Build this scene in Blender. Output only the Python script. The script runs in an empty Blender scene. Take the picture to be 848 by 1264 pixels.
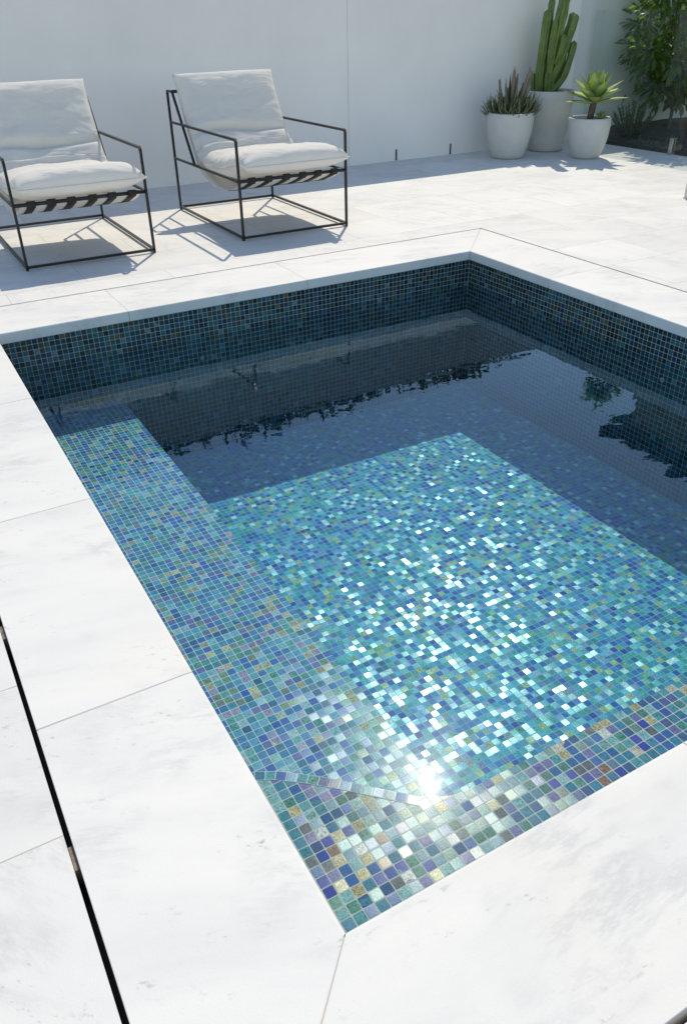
import bpy, bmesh, math, random
from mathutils import Vector, Matrix, noise
random.seed(7)
C = bpy.context.scene
COL = C.collection
R = math.radians

# ------------------------------------------------------------------ camera
cam = bpy.data.cameras.new("camera"); camo = bpy.data.objects.new("camera", cam); COL.objects.link(camo)
C.camera = camo
r_ = Vector((0.86962266, -0.49340094, -0.01766169)); u_ = Vector((0.27584728, 0.45589204, 0.84620962)); f_ = Vector((0.4094688, 0.74075499, -0.53255736))
camo.matrix_world = Matrix(((r_.x, u_.x, -f_.x, 0), (r_.y, u_.y, -f_.y, 0), (r_.z, u_.z, -f_.z, 1.3), (0, 0, 0, 1)))
cam.sensor_fit = 'VERTICAL'; cam.sensor_height = 36; cam.lens = 28.07
cam.clip_start = .05; cam.clip_end = 2000

# ------------------------------------------------------------------ light
SUN_EL, SUN_AZ = 50.6, 37.6          # azimuth from +Y towards +X
w = bpy.data.worlds.new("World"); C.world = w; w.use_nodes = True
nt = w.node_tree; bg = nt.nodes['Background']
sky = nt.nodes.new('ShaderNodeTexSky'); sky.sky_type = 'NISHITA'; sky.sun_disc = False
sky.sun_elevation = R(SUN_EL); sky.sun_rotation = R(SUN_AZ); sky.air_density = 1.0; sky.dust_density = .25; sky.ozone_density = 1.8
nt.links.new(sky.outputs[0], bg.inputs[0]); bg.inputs[1].default_value = .15
sl = bpy.data.lights.new("sun", 'SUN'); slo = bpy.data.objects.new("sun", sl); COL.objects.link(slo)
sl.energy = 2.6; sl.angle = R(.53); sl.color = (1, .94, .84)
sd = Vector((math.sin(R(SUN_AZ)) * math.cos(R(SUN_EL)), math.cos(R(SUN_AZ)) * math.cos(R(SUN_EL)), math.sin(R(SUN_EL))))
slo.rotation_euler = sd.to_track_quat('Z', 'Y').to_euler(); slo.location = (8, 10, 14)
C.view_settings.view_transform = 'Standard'; C.view_settings.look = 'None'
C.view_settings.exposure = .47; C.view_settings.gamma = 1
C.view_settings.use_white_balance = True; C.view_settings.white_balance_temperature = 7350; C.view_settings.white_balance_tint = 8
C.render.engine = 'CYCLES'
C.cycles.use_denoising = True
C.cycles.max_bounces = 10; C.cycles.transparent_max_bounces = 12
C.cycles.sample_clamp_indirect = 6

# ------------------------------------------------------------------ helpers
def link(o, parent=None):
    COL.objects.link(o)
    if parent: o.parent = parent
    return o
def tag(o, label=None, cat=None, group=None, kind=None):
    if label: o['label'] = label
    if cat: o['category'] = cat
    if group: o['group'] = group
    if kind: o['kind'] = kind
    return o
def empty(name, loc=(0, 0, 0), rz=0):
    o = bpy.data.objects.new(name, None); COL.objects.link(o); o.location = loc; o.rotation_euler.z = rz
    o.empty_display_size = .1
    return o
class MB:
    def __init__(s): s.bm = bmesh.new(); s.uv = s.bm.loops.layers.uv.new('uv')
    def face(s, pts, uvs=None, smooth=False):
        vs = [s.bm.verts.new(p) for p in pts]
        f = s.bm.faces.new(vs); f.smooth = smooth
        if uvs:
            for l, t in zip(f.loops, uvs): l[s.uv].uv = t
        return f
    def box(s, lo, hi, bevel=0):
        a = bmesh.ops.create_cube(s.bm, size=1)['verts']
        for v in a:
            v.co = Vector([(lo[i] + hi[i]) / 2 + v.co[i] * (hi[i] - lo[i]) for i in range(3)])
        if bevel:
            ed = list({e for v in a for e in v.link_edges})
            bmesh.ops.bevel(s.bm, geom=ed, offset=bevel, segments=2, affect='EDGES', profile=.5)
    def tube(s, pts, rad, n=8, cap=True, smooth=True, square=False):
        pts = [Vector(p) for p in pts]
        rads = rad if isinstance(rad, (list, tuple)) else [rad] * len(pts)
        rings = []; up = None
        for i, p in enumerate(pts):
            if i == 0: d = pts[1] - p
            elif i == len(pts) - 1: d = p - pts[-2]
            else: d = ((pts[i + 1] - p).normalized() + (p - pts[i - 1]).normalized())
            d.normalize()
            if up is None:
                up = Vector((0, 0, 1)) if abs(d.z) < .9 else Vector((1, 0, 0))
            a = d.cross(up).normalized(); b = a.cross(d).normalized(); up = b
            rg = []
            k = 1
            if 0 < i < len(pts) - 1:
                c = (pts[i + 1] - p).normalized().dot((p - pts[i - 1]).normalized())
                k = 1 / max(.6, math.sqrt((1 + c) / 2))
            for j in range(n):
                t = 2 * math.pi * (j + .5) / n
                rg.append(s.bm.verts.new(p + (a * math.cos(t) + b * math.sin(t)) * rads[i] * (k if n == 4 else 1)))
            rings.append(rg)
        for i in range(len(rings) - 1):
            for j in range(n):
                f = s.bm.faces.new((rings[i][j], rings[i][(j + 1) % n], rings[i + 1][(j + 1) % n], rings[i + 1][j])); f.smooth = smooth and n > 4
        if cap:
            s.bm.faces.new(rings[0][::-1]); s.bm.faces.new(rings[-1])
    def lathe(s, prof, n=48, center=(0, 0, 0), wob=0):
        rings = []
        for k, (rr, z) in enumerate(prof):
            if rr < 1e-5:
                rings.append([s.bm.verts.new((center[0], center[1], center[2] + z))]); continue
            rings.append([s.bm.verts.new((center[0] + rr * math.cos(2 * math.pi * j / n) * (1 + wob * math.sin(3 * 2 * math.pi * j / n)), center[1] + rr * math.sin(2 * math.pi * j / n), center[2] + z)) for j in range(n)])
        for A, B in zip(rings, rings[1:]):
            for j in range(n):
                q = (j + 1) % n
                if len(A) == 1 and len(B) == 1: continue
                if len(A) == 1: f = s.bm.faces.new((A[0], B[q], B[j]))
                elif len(B) == 1: f = s.bm.faces.new((A[j], A[q], B[0]))
                else: f = s.bm.faces.new((A[j], A[q], B[q], B[j]))
                f.smooth = True
    def leaf(s, base, d, L, W, up=Vector((0, 0, 1)), bend=0, seg=5, prof=None, cup=.25, thick=0, twist=0):
        """a tapered leaf: base point, direction, length, width, bending down by `bend` radians"""
        d = Vector(d).normalized(); side = d.cross(up)
        if side.length < 1e-3: side = d.cross(Vector((1, 0, 0)))
        side.normalize()
        if twist: side = Matrix.Rotation(twist, 3, d) @ side
        p = Vector(base); rows = []
        for i in range(seg + 1):
            t = i / seg
            wd = W * (prof(t) if prof else math.sin(math.pi * min(1, .12 + .88 * t)) ** .8)
            n = side.cross(d).normalized()
            if thick:
                th = thick * (1 - t * .8)
                ring = [p - side * wd / 2 + n * wd * cup * .5, p + n * (th * .25), p + side * wd / 2 + n * wd * cup * .5, p - n * th]
            else:
                ring = [p - side * wd / 2 + n * wd * cup * .5, p, p + side * wd / 2 + n * wd * cup * .5]
            rows.append([s.bm.verts.new(q) for q in ring])
            p = p + d * (L / seg)
            d = (Matrix.Rotation(-bend / seg, 3, side) @ d).normalized()
        m = len(rows[0])
        for a, b in zip(rows, rows[1:]):
            for j in range(m if thick else m - 1):
                q = (j + 1) % m
                f = s.bm.faces.new((a[j], a[q], b[q], b[j])); f.smooth = True
                for l in f.loops:
                    l[s.uv].uv = ((0, .5, 1, .5)[j], 0)
        for k, rw in enumerate(rows):
            for v in rw:
                for l in v.link_loops: l[s.uv].uv = (l[s.uv].uv[0], k / seg)
    def build(s, name, m, parent=None, recalc=False):
        if recalc: bmesh.ops.recalc_face_normals(s.bm, faces=s.bm.faces)
        me = bpy.data.meshes.new(name); s.bm.to_mesh(me); s.bm.free()
        me.materials.append(m)
        o = bpy.data.objects.new(name, me); link(o, parent); return o

# ------------------------------------------------------------------ materials
def new(name):
    m = bpy.data.materials.new(name); m.use_nodes = True; nt = m.node_tree
    return m, nt, nt.nodes['Principled BSDF']
class G:
    def __init__(s, nt): s.nt = nt
    def n(s, t, **kw):
        x = s.nt.nodes.new(t)
        for k, v in kw.items(): setattr(x, k, v)
        return x
    def l(s, a, b): s.nt.links.new(a, b)
    def put(s, sock, v):
        if hasattr(v, 'links') or hasattr(v, 'is_output'): s.l(v, sock)
        else: sock.default_value = v
    def math(s, op, a, b=None, c=None, clamp=False):
        x = s.n('ShaderNodeMath', operation=op, use_clamp=clamp); s.put(x.inputs[0], a)
        if b is not None: s.put(x.inputs[1], b)
        if c is not None: s.put(x.inputs[2], c)
        return x.outputs[0]
    def vm(s, op, a, b=None):
        x = s.n('ShaderNodeVectorMath', operation=op); s.put(x.inputs[0], a)
        if b is not None:
            if op == 'SCALE': s.put(x.inputs[3], b)
            else: s.put(x.inputs[1], b)
        return x.outputs[0]
    def noise(s, vec, scale, detail=3, rough=.5, dist=0):
        x = s.n('ShaderNodeTexNoise'); s.l(vec, x.inputs['Vector']); x.inputs['Scale'].default_value = scale
        x.inputs['Detail'].default_value = detail; x.inputs['Roughness'].default_value = rough; x.inputs['Distortion'].default_value = dist
        return x
    def ramp(s, fac, stops, interp='LINEAR'):
        x = s.n('ShaderNodeValToRGB'); s.l(fac, x.inputs[0]); cr = x.color_ramp; cr.interpolation = interp
        while len(cr.elements) < len(stops): cr.elements.new(.5)
        for e, (p, c) in zip(cr.elements, stops):
            e.position = p; e.color = (*c, 1) if len(c) == 3 else c
        return x.outputs[0]
    def mix(s, fac, a, b, kind='RGBA', blend='MIX'):
        x = s.n('ShaderNodeMix', data_type=kind, blend_type=blend) if kind == 'RGBA' else s.n('ShaderNodeMix', data_type=kind)
        ia, ib, o = (6, 7, 2) if kind == 'RGBA' else (2, 3, 0)
        s.put(x.inputs[0], fac); s.put(x.inputs[ia], a); s.put(x.inputs[ib], b)
        return x.outputs[o]
    def mapping(s, vec, scale=(1, 1, 1), rot=(0, 0, 0), loc=(0, 0, 0)):
        x = s.n('ShaderNodeMapping'); s.l(vec, x.inputs[0]); x.inputs['Scale'].default_value = scale; x.inputs['Rotation'].default_value = rot; x.inputs['Location'].default_value = loc
        return x.outputs[0]
    def bump(s, h, strength=.3, dist=.01, normal=None):
        x = s.n('ShaderNodeBump'); s.l(h, x.inputs['Height']); x.inputs['Strength'].default_value = strength; x.inputs['Distance'].default_value = dist
        if normal is not None: s.l(normal, x.inputs['Normal'])
        return x.outputs[0]

def marble(name, slabs=None, seed=0, rough=.55):
    m, nt, b = new(name); g = G(nt)
    tc = g.n('ShaderNodeTexCoord'); oi = g.n('ShaderNodeObjectInfo')
    P = tc.outputs['Object']

    rnd = oi.outputs['Random']
    rot = g.n('ShaderNodeVectorRotate', rotation_type='Z_AXIS'); g.l(P, rot.inputs['Vector'])
    joint = None; slabtone = None
    if slabs:
        sx, sy, off = slabs
        sp = g.n('ShaderNodeSeparateXYZ'); g.l(P, sp.inputs[0])
        ry = g.math('DIVIDE', g.math('ADD', sp.outputs['Y'], off[1]), sy)
        row = g.math('FLOOR', ry)
        cx = g.math('ADD', g.math('DIVIDE', g.math('ADD', sp.outputs['X'], off[0]), sx), g.math('MULTIPLY', g.math('MODULO', g.math('ABSOLUTE', row), 2.0), .5))
        colm = g.math('FLOOR', cx)
        cmb = g.n('ShaderNodeCombineXYZ'); g.l(row, cmb.inputs[0]); g.l(colm, cmb.inputs[1])
        wn = g.n('ShaderNodeTexWhiteNoise', noise_dimensions='3D'); g.l(cmb.outputs[0], wn.inputs['Vector'])
        fx = g.math('ABSOLUTE', g.math('SUBTRACT', g.math('FRACT', cx), .5)); fy = g.math('ABSOLUTE', g.math('SUBTRACT', g.math('FRACT', ry), .5))
        jx = g.math('GREATER_THAN', fx, .5 - .0016 / sx); jy = g.math('GREATER_THAN', fy, .5 - .0016 / sy)
        joint = g.math('MAXIMUM', jx, jy); slabtone = wn.outputs['Value']
        g.l(g.math('MULTIPLY', wn.outputs['Value'], 1.6), rot.inputs['Angle'])
        V = g.vm('ADD', rot.outputs[0], g.vm('SCALE', wn.outputs['Color'], 9.0))
    else:
        g.l(g.math('ADD', -.2, g.math('MULTIPLY', rnd, .8)), rot.inputs['Angle'])
        cmb = g.n('ShaderNodeCombineXYZ'); g.l(g.math('MULTIPLY', rnd, 31.0), cmb.inputs[0]); g.l(g.math('MULTIPLY', rnd, 17.0), cmb.inputs[1])
        V = g.vm('ADD', rot.outputs[0], cmb.outputs[0]); slabtone = rnd
    st = g.mapping(V, (1, 3.6, 1), (0, 0, .7 + seed))
    cloud = g.noise(st, 1.6, 5, .6, .4)
    base = g.ramp(cloud.outputs['Fac'], [(.30, (.65, .647, .635)), (.5, (.705, .698, .68)), (.72, (.74, .728, .70))])
    # veins, broken up
    vn = g.noise(g.mapping(V, (1, 3.2, 1), (0, 0, .55 + seed)), 3.0, 9, .72, .25)
    vein = g.math('POWER', g.math('SUBTRACT', 1, g.math('MULTIPLY', g.math('ABSOLUTE', g.math('SUBTRACT', vn.outputs['Fac'], .5)), 9), clamp=True), 2.2)
    msk = g.noise(V, 3.2, 3, .6); mk = g.ramp(msk.outputs['Fac'], [(.48, (0, 0, 0)), (.64, (1, 1, 1))])
    vein = g.math('MULTIPLY', vein, mk)
    col = g.mix(g.math('MULTIPLY', vein, .44), base, (.42, .43, .45, 1))
    # small grey flecks gathered in patches
    fl = g.noise(g.mapping(V, (1, 2.1, 1), (0, 0, .9 + seed)), 34, 5, .65)
    fk = g.ramp(fl.outputs['Fac'], [(.58, (0, 0, 0)), (.68, (1, 1, 1))])
    pm = g.noise(g.mapping(V, (1, 2.6, 1), (0, 0, .8 + seed)), 4.3, 3, .6); pk = g.ramp(pm.outputs['Fac'], [(.52, (0, 0, 0)), (.68, (1, 1, 1))])
    col = g.mix(g.math('MULTIPLY', g.math('MULTIPLY', fk, pk), .8), col, (.36, .37, .39, 1))
    # warm stains
    ws = g.noise(V, 1.3, 4, .6); wk = g.ramp(ws.outputs['Fac'], [(.58, (0, 0, 0)), (.75, (1, 1, 1))])
    col = g.mix(g.math('MULTIPLY', wk, .22), col, (.78, .73, .63, 1))
    tone = g.math('ADD', .92 if slabs else .97, g.math('MULTIPLY', slabtone, .09 if slabs else .03))
    col = g.vm('SCALE', col, tone)
    if joint is not None: col = g.mix(g.math('MULTIPLY', joint, .85), col, (.40, .38, .35, 1))
    g.l(col, b.inputs['Base Color'])
    rn = g.noise(P, 9, 4, .6)
    g.l(g.math('ADD', rough - .06, g.math('MULTIPLY', rn.outputs['Fac'], .16)), b.inputs['Roughness'])
    b.inputs['Specular IOR Level'].default_value = .22
    h = g.noise(P, 260, 3, .6)
    hh = h.outputs['Fac']
    if joint is not None: hh = g.math('SUBTRACT', hh, g.math('MULTIPLY', joint, 1.5))
    g.l(g.bump(hh, .12, .002), b.inputs['Normal'])
    return m

PITCH = .0272
def tiles(name, palA, palB, grout=(.5, .52, .5), tilt=.10, bright=1.0, gw=.034, rough=.17, mixbias=.5, white=.0, spec=.5):
    m, nt, b = new(name); g = G(nt)
    uv = g.n('ShaderNodeUVMap'); uv.uv_map = 'uv'
    T = g.vm('SCALE', uv.outputs[0], 1 / PITCH)
    geo = g.n('ShaderNodeNewGeometry')
    sn = g.vm('SCALE', geo.outputs['True Normal'], 7.3)
    cell = g.vm('ADD', g.vm('FLOOR', T), sn)
    wn = g.n('ShaderNodeTexWhiteNoise', noise_dimensions='3D'); g.l(cell, wn.inputs['Vector'])
    wn2 = g.n('ShaderNodeTexWhiteNoise', noise_dimensions='3D'); g.l(g.vm('ADD', cell, (11.3, 4.7, 2.1)), wn2.inputs['Vector'])
    def stops(p):
        acc = 0; tot = sum(x[0] for x in p); out = []
        for wgt, c in p: out.append((acc / tot, tuple(v * bright for v in c))); acc += wgt
        return out
    ca = g.ramp(wn.outputs['Value'], stops(palA), 'CONSTANT'); cb = g.ramp(wn.outputs['Value'], stops(palB), 'CONSTANT')
    big = g.noise(uv.outputs[0], 2.6, 3, .6)
    sel = g.math('GREATER_THAN', g.math('ADD', big.outputs['Fac'], g.math('MULTIPLY', g.math('SUBTRACT', wn2.outputs['Value'], .5), .28)), mixbias)
    col = g.mix(sel, ca, cb)
    # iridescent clouding inside each tile: hue and value shift
    inn = g.noise(g.vm('ADD', g.vm('SCALE', wn2.outputs['Color'], 20.0), g.mapping(uv.outputs[0], (210, 150, 1))), 1.0, 4, .7, .8)
    hs = g.n('ShaderNodeHueSaturation'); g.l(col, hs.inputs['Color'])
    g.l(g.math('ADD', .38, g.math('MULTIPLY', inn.outputs['Fac'], .24)), hs.inputs['Hue'])
    g.l(g.math('MAXIMUM', .3, g.math('ADD', -1.15, g.math('MULTIPLY', inn.outputs['Fac'], 4.4))), hs.inputs['Value'])
    col = hs.outputs[0]
    fr = g.vm('FRACTION', T); sp = g.n('ShaderNodeSeparateXYZ'); g.l(fr, sp.inputs[0])
    ax = g.math('ABSOLUTE', g.math('SUBTRACT', sp.outputs[0], .5)); ay = g.math('ABSOLUTE', g.math('SUBTRACT', sp.outputs[1], .5))
    # rounded square distance
    mx = g.math('MAXIMUM', ax, ay)
    cr_ = g.math('MULTIPLY', g.math('ADD', ax, ay), .545)
    dd = g.math('MAXIMUM', mx, cr_)
    gm = g.n('ShaderNodeMapRange'); g.l(dd, gm.inputs['Value']); gm.inputs['From Min'].default_value =   .5 - gw - .015; gm.inputs['From Max'].default_value = .5 - gw
    gmask = gm.outputs[0]
    gn = g.noise(uv.outputs[0], 60, 2); gcol = g.ramp(gn.outputs['Fac'], [(.3, tuple(v * .8 for v in grout)), (.7, grout)])
    col = g.mix(gmask, col, gcol)
    g.l(col, b.inputs['Base Color'])
    g.l(g.mix(gmask, rough, .8, 'FLOAT'), b.inputs['Roughness'])
    b.inputs['Specular IOR Level'].default_value = spec
    tl = g.math('GREATER_THAN', wn2.outputs['Value'], .5)
    g.l(g.math('MULTIPLY', g.math('SUBTRACT', 1, gmask), white), b.inputs['Metallic'])
    # every tile sits at its own slight angle
    off = g.vm('SCALE', g.vm('SUBTRACT', wn2.outputs['Color'], (.5, .5, .5)), g.math('MULTIPLY', g.math('SUBTRACT', 1, gmask), tilt))
    nrm = g.vm('NORMALIZE', g.vm('ADD', geo.outputs['Normal'], off))
    edge = g.n('ShaderNodeMapRange'); g.l(dd, edge.inputs['Value']); edge.inputs['From Min'].default_value = .5 - gw; edge.inputs['From Max'].default_value = .5 - gw - .10
    h = g.math('ADD', g.math('MULTIPLY', edge.outputs[0], .25), g.math('MULTIPLY', inn.outputs['Fac'], .6))
    g.l(g.bump(h, .22, .0008, nrm), b.inputs['Normal'])
    return m

teal = [(3, (.02, .25, .30)), (3, (.03, .32, .38)), (2, (.01, .14, .24)), (1.6, (.02, .16, .42)), (2.4, (.10, .48, .48)), (3, (.04, .36, .28)), (1.5, (.26, .58, .56)), (.8, (.04, .10, .34)), (1.3, (.26, .42, .18)), (1.0, (.52, .44, .18)), (.9, (.32, .34, .48)), (1.2, (.80, .82, .72))]
blue = [(3, (.02, .20, .42)), (2, (.015, .12, .38)), (2, (.03, .30, .48)), (2, (.05, .38, .42)), (1.3, (.03, .07, .30)), (1, (.12, .45, .55)), (1.2, (.20, .24, .42)), (1, (.06, .28, .22)), (.7, (.34, .32, .30)), (1.0, (.56, .48, .24)), (.9, (.80, .82, .74))]
benchp = [(3, (.03, .16, .24)), (3, (.04, .22, .32)), (2, (.02, .10, .22)), (2, (.03, .14, .36)), (2, (.07, .30, .32)), (2, (.06, .24, .20)), (1.3, (.16, .38, .42)), (1.2, (.16, .20, .16)), (.9, (.30, .27, .16)), (.8, (.14, .15, .26)), (.5, (.46, .40, .24))]
benchq = [(3, (.03, .18, .36)), (2, (.02, .10, .34)), (2, (.06, .28, .40)), (2, (.07, .30, .30)), (1.5, (.10, .12, .30)), (1.2, (.25, .38, .42)), (1, (.12, .22, .14)), (.9, (.34, .30, .20)), (.8, (.26, .22, .34))]
stepp = [(3, (.02, .16, .44)), (2.6, (.03, .26, .40)), (2, (.08, .38, .42)), (1.8, (.03, .07, .42)), (1.6, (.05, .28, .22)), (1.0, (.16, .16, .42)), (.8, (.12, .14, .16)), (1, (.54, .46, .24)), (.6, (.60, .50, .42)), (1.2, (.24, .54, .56)), (.3, (.34, .18, .12)), (.9, (.70, .74, .70))]
stepq = [(2.8, (.03, .22, .34)), (2.6, (.02, .13, .30)), (2.2, (.05, .30, .38)), (1.5, (.07, .13, .34)), (1.6, (.08, .25, .21)), (.7, (.14, .20, .20)), (1.4, (.03, .10, .42)), (1, (.18, .42, .40)), (.8, (.46, .40, .20)), (.4, (.28, .28, .42))]
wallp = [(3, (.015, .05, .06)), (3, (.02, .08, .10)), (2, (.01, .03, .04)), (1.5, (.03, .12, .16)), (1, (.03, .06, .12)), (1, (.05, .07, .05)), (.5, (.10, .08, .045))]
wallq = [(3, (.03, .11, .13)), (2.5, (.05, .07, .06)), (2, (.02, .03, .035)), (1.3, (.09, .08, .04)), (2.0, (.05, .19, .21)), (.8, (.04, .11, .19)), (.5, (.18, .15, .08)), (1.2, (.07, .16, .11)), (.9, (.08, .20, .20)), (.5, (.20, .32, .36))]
M = {}
M['marble'] = marble('white_marble')
M['paving'] = marble('marble_paving', slabs=(.91, .455, (-.06, -.18)))
M['tile_floor'] = tiles('mosaic_floor', teal, blue, tilt=.23, grout=(.34, .42, .42), bright=.86, rough=.18, white=.0, spec=.34)
M['tile_bench'] = tiles('mosaic_bench', benchp, benchq, tilt=.10, grout=(.50, .55, .55), white=0, rough=.24, bright=.85, spec=.14)
M['tile_step'] = tiles('mosaic_step', stepq, stepp, tilt=.10, grout=(.46, .48, .45), mixbias=.47, white=0, rough=.24, bright=.56, spec=.11)
M['tile_wall'] = tiles('mosaic_wall', wallp, wallq, tilt=.05, grout=(.40, .43, .41), mixbias=.5, bright=.56)  # shade of the pool walls worked into this darker palette

def simple(name, col, rough=.5, metal=0, spec=.5, nscale=0, namt=.1, bump=0, bscale=80, col2=None):
    m, nt, b = new(name); g = G(nt); tc = g.n('ShaderNodeTexCoord')
    if nscale:
        n_ = g.noise(tc.outputs['Object'], nscale, 5, .6)
        c2 = col2 or tuple(c * (1 - namt * 2) for c in col)
        g.l(g.ramp(n_.outputs['Fac'], [(.32, c2), (.68, col)]), b.inputs['Base Color'])
    else: b.inputs['Base Color'].default_value = (*col, 1)
    b.inputs['Roughness'].default_value = rough; b.inputs['Metallic'].default_value = metal; b.inputs['Specular IOR Level'].default_value = spec
    if bump:
        n2 = g.noise(tc.outputs['Object'], bscale, 4, .6); g.l(g.bump(n2.outputs['Fac'], bump, .004), b.inputs['Normal'])
    return m
M['render'] = simple('white_rendered_wall', (.92, .875, .825), .8, nscale=1.6, namt=.03, bump=.15, bscale=160)
M['render2'] = simple('pale_rendered_wall', (.76, .78, .76), .8, nscale=1.1, namt=.03, bump=.2, bscale=120)
M['reflwall'] = simple('reflection_wall_render', (.42, .42, .42), .85, nscale=1.0, namt=.05, bump=.2, bscale=60)
M['blackmetal'] = simple('black_powder_coat', (.018, .018, .020), .42, spec=.4, nscale=40, namt=.1, bump=.05, bscale=500)
M['slot'] = simple('dark_drain', (.05, .048, .042), .6, nscale=30, namt=.2)
M['clip'] = simple('weathered_clip', (.22, .17, .13), .5, metal=.3, nscale=60, namt=.3)
M['steel'] = simple('brushed_steel', (.62, .62, .60), .25, metal=1, nscale=30, namt=.05)
M['planter'] = simple('pale_concrete_planter', (.60, .585, .55), .75, nscale=7, namt=.045, bump=.25, bscale=220)
M['soil'] = simple('dark_soil', (.11, .095, .075), .95, nscale=30, namt=.3, bump=.8, bscale=60)
M['bark'] = simple('grey_brown_bark', (.16, .12, .085), .9, nscale=25, namt=.25, bump=.6, bscale=60)
M['strap'] = simple('dark_brown_webbing', (.035, .027, .022), .8, nscale=90, namt=.2, bump=.3, bscale=900)
M['ground'] = simple('garden_ground', (.10, .11, .06), .95, nscale=2, namt=.2)
M['brownwall'] = simple('brown_timber_cladding', (.40, .33, .25), .8, nscale=5, namt=.2)
M['mortar'] = simple('beige_mortar', (.50, .46, .40), .9)

def fabric(name):
    m, nt, b = new(name); g = G(nt); tc = g.n('ShaderNodeTexCoord')
    P = tc.outputs['Object']
    n_ = g.noise(P, 6, 4, .6)
    g.l(g.ramp(n_.outputs['Fac'], [(.3, (.86, .835, .79)), (.7, (.90, .875, .83))]), b.inputs['Base Color'])
    b.inputs['Roughness'].default_value = .9; b.inputs['Specular IOR Level'].default_value = .2
    b.inputs['Sheen Weight'].default_value = .15
    w1 = g.noise(g.mapping(P, (1.3, 3.5, 3.5)), 3.0, 4, .5, .8)
    w2 = g.noise(P, 420, 2, .5)
    h = g.math('ADD', g.math('MULTIPLY', w1.outputs['Fac'], 6.0), g.math('MULTIPLY', w2.outputs['Fac'], .12))
    g.l(g.bump(h, .48, .006), b.inputs['Normal'])
    tr = g.n('ShaderNodeBsdfTranslucent'); tr.inputs[0].default_value = (.92, .89, .84, 1)
    mx = g.n('ShaderNodeMixShader'); mx.inputs[0].default_value = .34
    g.l(b.outputs[0], mx.inputs[1]); g.l(tr.outputs[0], mx.inputs[2]); g.l(mx.outputs[0], nt.nodes['Material Output'].inputs[0])
    return m
M['fabric'] = fabric('off_white_canvas')

def leafmat(name, a, b_, c=None, trans=.35, rough=.4, edge=None, rand=True):
    m, nt, b = new(name); g = G(nt)
    uv = g.n('ShaderNodeUVMap'); uv.uv_map = 'uv'; geo = g.n('ShaderNodeNewGeometry')
    sp = g.n('ShaderNodeSeparateXYZ'); g.l(uv.outputs[0], sp.inputs[0])
    tcx = g.n('ShaderNodeTexCoord'); nz = g.noise(tcx.outputs['Object'], 18, 3)
    f1 = g.math('ADD', g.math('MULTIPLY', geo.outputs['Random Per Island'], .8), g.math('MULTIPLY', nz.outputs['Fac'], .3))
    col = g.ramp(f1, [(.1, a), (.8, b_)])
    if c: col = g.mix(g.math('POWER', sp.outputs[1], 1.6, clamp=True), col, (*c, 1))
    if edge:
        e = g.math('GREATER_THAN', g.math('ABSOLUTE', g.math('SUBTRACT', sp.outputs[0], .5)), .44)
        col = g.mix(g.math('MULTIPLY', e, .6), col, (*edge, 1))
    g.l(col, b.inputs['Base Color']); b.inputs['Roughness'].default_value = rough
    tr = g.n('ShaderNodeBsdfTranslucent'); g.l(g.vm('MULTIPLY', col, (1.7, 1.6, .6)), tr.inputs[0])
    mx = g.n('ShaderNodeMixShader'); mx.inputs[0].default_value = trans
    g.l(b.outputs[0], mx.inputs[1]); g.l(tr.outputs[0], mx.inputs[2]); g.l(mx.outputs[0], nt.nodes['Material Output'].inputs[0])
    return m
M['leaf_tree'] = leafmat('glossy_tree_leaf', (.05, .10, .03), (.14, .24, .05), trans=.5, rough=.3)
M['leaf_hedge'] = leafmat('hedge_leaf', (.02, .045, .015), (.05, .09, .03), trans=.2, rough=.5)
M['leaf_aloe'] = leafmat('aloe_leaf', (.07, .13, .065), (.13, .19, .09), c=(.20, .19, .10), trans=.12, rough=.45)
M['leaf_spike'] = leafmat('dry_spike', (.15, .135, .09), (.25, .21, .15), trans=.05, rough=.8)
M['leaf_agave'] = leafmat('agave_leaf', (.30, .42, .12), (.44, .54, .20), c=(.34, .45, .20), trans=.35, rough=.5)
M['leaf_bush'] = leafmat('grey_green_bush_leaf', (.10, .16, .08), (.17, .23, .13), trans=.2, rough=.6)
M['leaf_grass'] = leafmat('silvery_strap_leaf', (.10, .13, .09), (.22, .25, .18), trans=.25, rough=.5)
M['cactus'] = simple('green_cactus_skin', (.16, .23, .05), .5, nscale=9, namt=.22, bump=.2, bscale=60)
M['cactus_rib'] = M['cactus']

def glassmat(name, tint=(.90, .955, .935), ior=1.5, rough=.0):
    m, nt, b = new(name); g = G(nt)
    fr = g.n('ShaderNodeFresnel'); ge = g.n('ShaderNodeNewGeometry')
    g.l(g.mix(ge.outputs['Backfacing'], ior, 1 / ior, 'FLOAT'), fr.inputs[0])
    t = g.n('ShaderNodeBsdfTransparent'); t.inputs[0].default_value = (*tint, 1)
    gl = g.n('ShaderNodeBsdfGlossy'); gl.inputs['Roughness'].default_value = rough
    mx = g.n('ShaderNodeMixShader'); g.l(fr.outputs[0], mx.inputs[0]); g.l(t.outputs[0], mx.inputs[1]); g.l(gl.outputs[0], mx.inputs[2])
    g.l(mx.outputs[0], nt.nodes['Material Output'].inputs[0]); nt.nodes.remove(b)
    return m
M['glass'] = glassmat('clear_fence_glass', (.93, .965, .95))

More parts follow.
